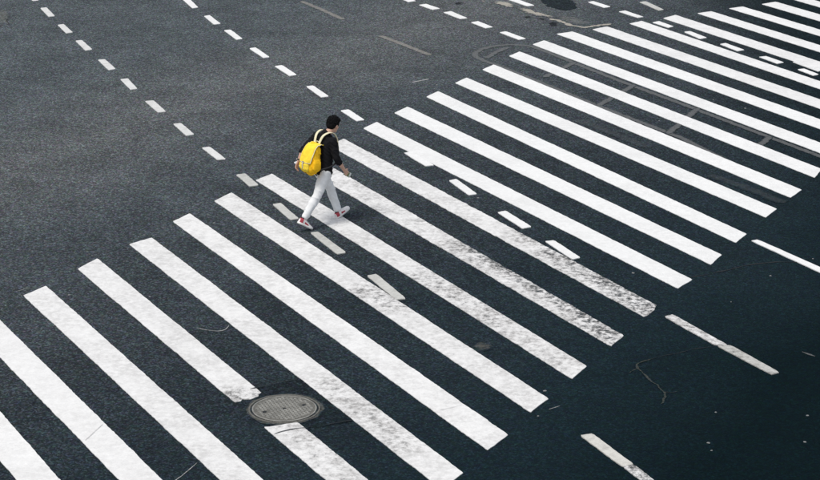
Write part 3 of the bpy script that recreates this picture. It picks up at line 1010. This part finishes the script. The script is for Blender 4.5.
def build_clothes():
    bm = bmesh.new()
    loft(bm, [(V((-.005, 0, .815)), .125, .170), (V((.0, 0, .87)), .122, .168), (V((.012, 0, 1.0)), .114, .160), (V((.03, 0, 1.14)), .118, .170), (V((.045, 0, 1.27)), .116, .182), (V((.05, 0, 1.345)), .095, .158), (V((.06, 0, 1.395)), .074, .092), (V((.068, 0, 1.415)), .064, .072)], (1, 0, 0), 28, 2.3)
    for S, E, W in ((SH_R, EL_R, WR_R), (SH_L, EL_L, WR_L)):
        end = .42 if S is SH_R else .18
        loft(bm, [(S, .066, .066), (S.lerp(E, .3), .064, .062), (S.lerp(E, .7), .060, .058), (E, .056, .054), (E.lerp(W, .3), .054, .051), (E.lerp(W, end), .047, .044)], (1, 0, 0), 18)
    sw = fused('sweater', bm, PM['knit'], walker, 0.008, 5, folds(.011, 8, 15, 1.3))
    sw['label'] = 'loose black long-sleeved sweater'
    small('collar', lambda b: loft_ring(b, V((.072, 0, 1.420)), .062, .068, .009), PM['knit'], sw)
    bm = bmesh.new()
    loft(bm, [(V((0, 0, .90)), .108, .150), (V((0, 0, .83)), .118, .158), (V((0, 0, .76)), .100, .150)], (1, 0, 0), 26, 2.3)
    for H, Kn, A, fw in ((HIP_R, KN_R, AN_R, -.010), (HIP_L, KN_L, AN_L, -.012)):
        up = (Kn - A).normalized()
        loft(bm, [(H + V((0, 0, .0)), .098, .084), (H.lerp(Kn, .3), .092, .082), (H.lerp(Kn, .7), .080, .074), (Kn, .070, .067), (Kn.lerp(A, .35), .068, .064), (Kn.lerp(A, .75), .060, .056), (A + up * .028, .056, .052)], (1, 0, 0), 20)
    tr = fused('trousers', bm, PM['trouser'], walker, 0.008, 4, folds(.009, 6, 9, 4.1))
    tr['label'] = 'pale grey straight trousers'

def loft_ring(bm, c, rx, ry, r, seg=28, k=8):
    rings = []
    for i in range(seg):
        a = 2 * math.pi * i / seg
        ctr = c + V((math.cos(a) * rx, math.sin(a) * ry, .012 * math.cos(a) * -1))
        out = V((math.cos(a), math.sin(a), 0))
        rings.append([bm.verts.new(ctr + out * r * math.cos(2 * math.pi * j / k) + V((0, 0, r * math.sin(2 * math.pi * j / k)))) for j in range(k)])
    for i in range(seg):
        for j in range(k):
            bm.faces.new((rings[i][j], rings[(i + 1) % seg][j], rings[(i + 1) % seg][(j + 1) % k], rings[i][(j + 1) % k]))
build_clothes()

def build_shoe(origin, pitch, yaw, label):
    T = Matrix.Translation(origin) @ Matrix.Rotation(yaw, 4, 'Z') @ Matrix.Rotation(pitch, 4, 'Y')
    secs = [(-.070, .022, .080), (-.058, .034, .093), (-.020, .039, .104), (.020, .040, .100), (.055, .041, .083), (.095, .044, .066), (.140, .047, .056), (.178, .043, .047), (.202, .028, .036)]
    def grid(z0, grow, top, lo=0.0, hi=1.0, xs=None, bulge=0.004):
        def f(bm):
            rings = []
            for (x, w, h) in secs:
                if xs and not (xs[0] <= x <= xs[1]):
                    continue
                ht = top(h)
                ring = []
                m = 14
                for q in range(m + 1):
                    t = lo + (hi - lo) * q / m
                    a = math.pi * t
                    c, s = math.cos(a), math.sin(a)
                    y = -(w + grow) * math.copysign(abs(c) ** .75, c)
                    z = z0 + (ht - z0 + grow) * abs(s) ** .62
                    ring.append(bm.verts.new(T @ V((x + (grow if x > .1 else -grow) * .5, y, z))))
                rings.append(ring)
            for a, b in zip(rings, rings[1:]):
                for q in range(len(a) - 1):
                    bm.faces.new((a[q], a[q + 1], b[q + 1], b[q]))
            if not xs and lo == 0:
                bm.faces.new(rings[0])
                bm.faces.new(list(reversed(rings[-1])))
                for a, b in zip(rings, rings[1:]):
                    bm.faces.new((a[0], b[0], b[-1], a[-1]))
        return f
    sh = small('shoe', grid(.022, 0.0, lambda h: h), PM['shoe_white'])
    sh['label'] = label
    def sole(bm):
        lower, upper = [], []
        outline = [(x, -w - .006) for (x, w, h) in secs] + [(.214, 0.0)] + [(x, w + .006) for (x, w, h) in reversed(secs)] + [(-.080, 0.0)]
        for (x, y) in outline:
            rise = max(0.0, (x - .15)) * .16
            lower.append(bm.verts.new(T @ V((x, y * .96, 0.0 + rise))))
            upper.append(bm.verts.new(T @ V((x, y, .030 + rise * .6))))
        k = len(outline)
        for i in range(k):
            bm.faces.new((lower[i], lower[(i + 1) % k], upper[(i + 1) % k], upper[i]))
        bm.faces.new(list(reversed(lower)))
        bm.faces.new(upper)
    small('sole', sole, PM['sole'], sh)
    small('side_panel', grid(.024, .0025, lambda h: h * .86, .02, .30, (.02, .10)), PM['shoe_red'], sh)
    small('side_panel', grid(.024, .0025, lambda h: h * .86, .70, .98, (.02, .10)), PM['shoe_red'], sh)
    small('heel_panel', grid(.024, .0030, lambda h: h, 0.0, 1.0, (-.075, -.015)), PM['shoe_red'], sh)
    small('shoe_collar', lambda b: [loft(b, [(T @ V((-.030, -.030, .104)), .007, .007), (T @ V((-.062, 0, .100)), .008, .008), (T @ V((-.030, .030, .104)), .007, .007), (T @ V((.022, .028, .102)), .007, .007)], (0, 0, 1), 8)], PM['dark'], sh)
    for i in range(4):
        x, h = .045 + i * .020, .090 - i * .0075
        small('lace', lambda b: loft(b, [(T @ V((x, -.020, h - .004)), .0035, .0035), (T @ V((x + .004, 0, h + .004)), .0035, .0035), (T @ V((x, .020, h - .004)), .0035, .0035)], (1, 0, 0), 6), PM['sole'], sh)

# rear foot rolling off its toes, front foot landing on its heel
build_shoe(V((-.493, -.095, .107)), R(32), R(-6), 'white and red trainer rolling off its toes')
build_shoe(V((.386, .092, .0245)), R(-22), R(6), 'white and red trainer landing on its heel')

def build_watch():
    d = (WR_L - EL_L).normalized()
    def band(bm):
        c = WR_L - d * .022
        a, b = frame_of(d, V((1, 0, 0)))
        rings = []
        for i in range(24):
            t = 2 * math.pi * i / 24
            o = a * math.cos(t) * .031 + b * math.sin(t) * .028
            n = o.normalized()
            rings.append([bm.verts.new(c + o + d * s * .011 + n * k) for s, k in ((-1, 0), (1, 0), (1, .004), (-1, .004))])
        for i in range(24):
            for j in range(4):
                bm.faces.new((rings[i][j], rings[(i + 1) % 24][j], rings[(i + 1) % 24][(j + 1) % 4], rings[i][(j + 1) % 4]))
    w = small('watch', band, PM['dark'])
    small('watch_face', lambda bm: ball(bm, WR_L - d * .022 + V((-.6, .7, .3)).normalized() * .031, (.016, .016, .016)), PM['metal'], w)
build_watch()

# the phone lies in the right hand and is a thing of its own
def rounded_box(bm, T, sx, sy, sz, r, seg=5):
    pts = []
    for cx_, cy_, a0 in ((sx - r, sy - r, 0), (-sx + r, sy - r, 90), (-sx + r, -sy + r, 180), (sx - r, -sy + r, 270)):
        for k in range(seg + 1):
            a = R(a0 + 90 * k / seg)
            pts.append((cx_ + r * math.cos(a), cy_ + r * math.sin(a)))
    lo = [bm.verts.new(T @ V((x, y, -sz))) for x, y in pts]
    hi = [bm.verts.new(T @ V((x, y, sz))) for x, y in pts]
    k = len(pts)
    for i in range(k):
        bm.faces.new((lo[i], lo[(i + 1) % k], hi[(i + 1) % k], hi[i]))
    bm.faces.new(hi)
    bm.faces.new(list(reversed(lo)))

def build_phone():
    ph = empty('phone', WALK_AT, HEADING)
    tag(ph, 'small white and green phone held low in the walker\'s right hand', 'phone')
    X = (HR_D + V((.35, 0, .1))).normalized()
    Zx = (HR_N - X * HR_N.dot(X)).normalized()
    Y = Zx.cross(X)
    c = WR_R + HR_D * .098 + HR_N * .0265 + X * .018
    T = Matrix.Translation(c) @ Matrix((X, Y, Zx)).transposed().to_4x4()
    small('case', lambda bm: rounded_box(bm, T, .074, .037, .0050, .010), PM['phone_white'], ph)
    small('screen', lambda bm: rounded_box(bm, T @ Matrix.Translation((0, 0, .0054)), .068, .032, .0006, .007), PM['glass'], ph)
    small('back_panel', lambda bm: rounded_box(bm, T @ Matrix.Translation((-.012, 0, -.0054)), .052, .033, .0006, .007), PM['phone_green'], ph)
build_phone()

# ------------------------------------------------------------------ the backpack
def build_backpack():
    bp = empty('backpack', (WALK_AT[0] + .014 * math.cos(HEADING), WALK_AT[1] + .014 * math.sin(HEADING), 0.004), HEADING)
    tag(bp, 'bright yellow canvas backpack with cream straps worn by the walker', 'backpack')
    bm = bmesh.new()
    loft(bm, [(V((-.255, 0, .872)), .075, .130), (V((-.262, 0, .908)), .104, .152), (V((-.255, 0, .98)), .108, .160), (V((-.228, 0, 1.08)), .100, .150), (V((-.194, 0, 1.17)), .084, .136), (V((-.164, 0, 1.235)), .064, .114), (V((-.152, 0, 1.255)), .045, .095)], (1, 0, 0), 32, 3.0)
    bag = fused('main_compartment', bm, PM['yellow_deep'], bp, 0.008, 3, folds(.014, 9, 8, 8.0))
    # flap: a thick curved sheet over the top and half way down the outer face
    prof = [(-.105, 1.268), (-.157, 1.285), (-.212, 1.270), (-.262, 1.228), (-.300, 1.175), (-.331, 1.120), (-.358, 1.065), (-.372, 1.030)]
    fine = []
    for (a, b) in zip(prof, prof[1:]):
        fine += [(a[0] + (b[0] - a[0]) * t / 4, a[1] + (b[1] - a[1]) * t / 4) for t in range(4)]
    fine.append(prof[-1])
    def flap_pt(i, s, off):
        x, z = fine[i]
        x0, z0 = fine[max(i - 1, 0)]
        x1, z1 = fine[min(i + 1, len(fine) - 1)]
        n = V((z1 - z0, 0, -(x1 - x0))).normalized()
        hw = .108 + .022 * min(1, i / 18)
        y = s * hw
        p = V((x + .030 * s * s * s * s, y, z - .012 * s * s * (1 if i < 8 else .2)))
        return p + n * (off + .007 * noise.noise(V((x * 9, y * 11, z * 9))) + .005 * noise.noise(V((x * 25, y * 25, z * 22))))
    def flap(bm):
        m = 14
        g = []
        for off in (0.014, 0.002):
            g.append([[bm.verts.new(flap_pt(i, -1 + 2 * j / m, off)) for j in range(m + 1)] for i in range(len(fine))])
        k = len(fine)
        for L in g:
            for i in range(k - 1):
                for j in range(m):
                    bm.faces.new((L[i][j], L[i][j + 1], L[i + 1][j + 1], L[i + 1][j]))
        for i in range(k - 1):
            for j in (0, m):
                bm.faces.new((g[0][i][j], g[0][i + 1][j], g[1][i + 1][j], g[1][i][j]))
        for j in range(m):
            for i in (0, k - 1):
                bm.faces.new((g[0][i][j], g[0][i][j + 1], g[1][i][j + 1], g[1][i][j]))
    fl = small('flap', flap, PM['yellow'], bp)
    def trim(bm):
        k = len(fine)
        path = [flap_pt(i, -1, .009) for i in range(3, k)] + [flap_pt(k - 1, -1 + 2 * j / 10, .009) for j in range(1, 11)] + [flap_pt(i, 1, .009) for i in range(k - 2, 2, -1)]
        loft(bm, [(p, .006, .006) for p in path], (-.7, .1, .7), 8)
    small('trim', trim, PM['cream'], fl)
    # front pocket under the flap, side pockets, base
    bm = bmesh.new()
    loft(bm, [(V((-.350, 0, .900)), .026, .095), (V((-.364, 0, .94)), .036, .112), (V((-.358, 0, 1.00)), .034, .108), (V((-.342, 0, 1.04)), .020, .100)], (1, 0, 0), 24, 2.8)
    fused('front_pocket', bm, PM['yellow'], bp, 0.008, 3, folds(.005, 14, 14, 2.0))
    for s in (-1, 1):
        bm = bmesh.new()
        loft(bm, [(V((-.255, s * .148, .898)), .060, .020), (V((-.258, s * .163, .94)), .074, .030), (V((-.246, s * .159, 1.02)), .070, .026), (V((-.232, s * .148, 1.065)), .058, .014)], (1, 0, 0), 20, 2.6)
        fused('side_pocket', bm, PM['yellow_deep'], bp, 0.008, 3, folds(.005, 14, 14, 5.0 + s))  # side shading is put into the colour: deeper yellow than the front pocket
    bm = bmesh.new()
    loft(bm, [(V((-.275, 0, .858)), .045, .060), (V((-.280, 0, .872)), .055, .075)], (1, 0, 0), 24, 3.0)
    fused('base_panel', bm, PM['brown'], bp, 0.007, 2)
    for s in (-1, 1):
        seam = [(V((-.300, s * .128, .90))), V((-.318, s * .138, .96)), V((-.305, s * .136, 1.04)), V((-.268, s * .122, 1.13)), V((-.222, s * .104, 1.21))]
        small('seam', lambda b: loft(b, [(q, .005, .005) for q in seam], (1, 0, 0), 8), PM['yellow_deep'], bag)
    small('buckle', lambda b: rounded_box(b, Matrix.Translation((-.386, 0, 1.030)) @ Matrix.Rotation(R(90), 4, 'Y'), .022, .016, .004, .005), PM['metal'], fl)
    small('buckle_strap', lambda b: rounded_box(b, Matrix.Translation((-.399, 0, 0.985)) @ Matrix.Rotation(R(90), 4, 'Y'), .050, .011, .002, .003), PM['cream'], fl)
    small('grab_handle', lambda b: loft(b, [(V((-.115, -.045, 1.255)), .010, .004), (V((-.100, -.030, 1.305)), .010, .004), (V((-.098, .030, 1.305)), .010, .004), (V((-.115, .045, 1.255)), .010, .004)], (1, 0, 0), 8), PM['cream'], bp)
    # shoulder straps
    for s in (-1, 1):
        path = [V((-.130, s * .050, 1.215)), V((-.108, s * .058, 1.300)), V((-.062, s * .078, 1.388)), V((.010, s * .097, 1.425)), V((.075, s * .102, 1.422)), V((.128, s * .104, 1.385)), V((.168, s * .104, 1.310)), V((.178, s * .108, 1.200)), V((.165, s * .130, 1.090)), V((.118, s * .172, 1.005)), V((.030, s * .194, .955)), V((-.060, s * .190, .930)), V((-.185, s * .165, .915))]
        fine2 = []
        for i in range(len(path) - 1):
            p0, p1, p2, p3 = path[max(i - 1, 0)], path[i], path[i + 1], path[min(i + 2, len(path) - 1)]
            for q in range(5):
                t = q / 5
                fine2.append(0.5 * ((2 * p1) + (p2 - p0) * t + (2 * p0 - 5 * p1 + 4 * p2 - p3) * t * t + (3 * p1 - p0 - 3 * p2 + p3) * t ** 3))
        fine2.append(path[-1])
        def strap(bm, i0, i1, dw):
            ctr = V((.03, 0, 1.18))
            rings = []
            n = len(fine2)
            for i, p in list(enumerate(fine2))[i0:i1]:
                d = (fine2[min(i + 1, n - 1)] - fine2[max(i - 1, 0)]).normalized()
                side = V((0, 1, 0)) if i < 35 else V((.0, .35, 1))
                side = (side - d * side.dot(d)).normalized()
                up = d.cross(side)
                if up.dot(p - ctr) < 0:
                    up = -up
                hw = dw
                rings.append([bm.verts.new(p + side * a * hw + up * b) for a, b in ((-1, .002), (1, .002), (1, .012), (-1, .012))])
            for a, b in zip(rings, rings[1:]):
                for j in range(4):
                    bm.faces.new((a[j], a[(j + 1) % 4], b[(j + 1) % 4], b[j]))
            bm.faces.new(rings[0])
            bm.faces.new(list(reversed(rings[-1])))
        st = small('shoulder_strap', lambda b: strap(b, 0, 39, .022), PM['cream'], bp)
        small('webbing', lambda b: strap(b, 38, None, .011), PM['dark'], st)
build_backpack()
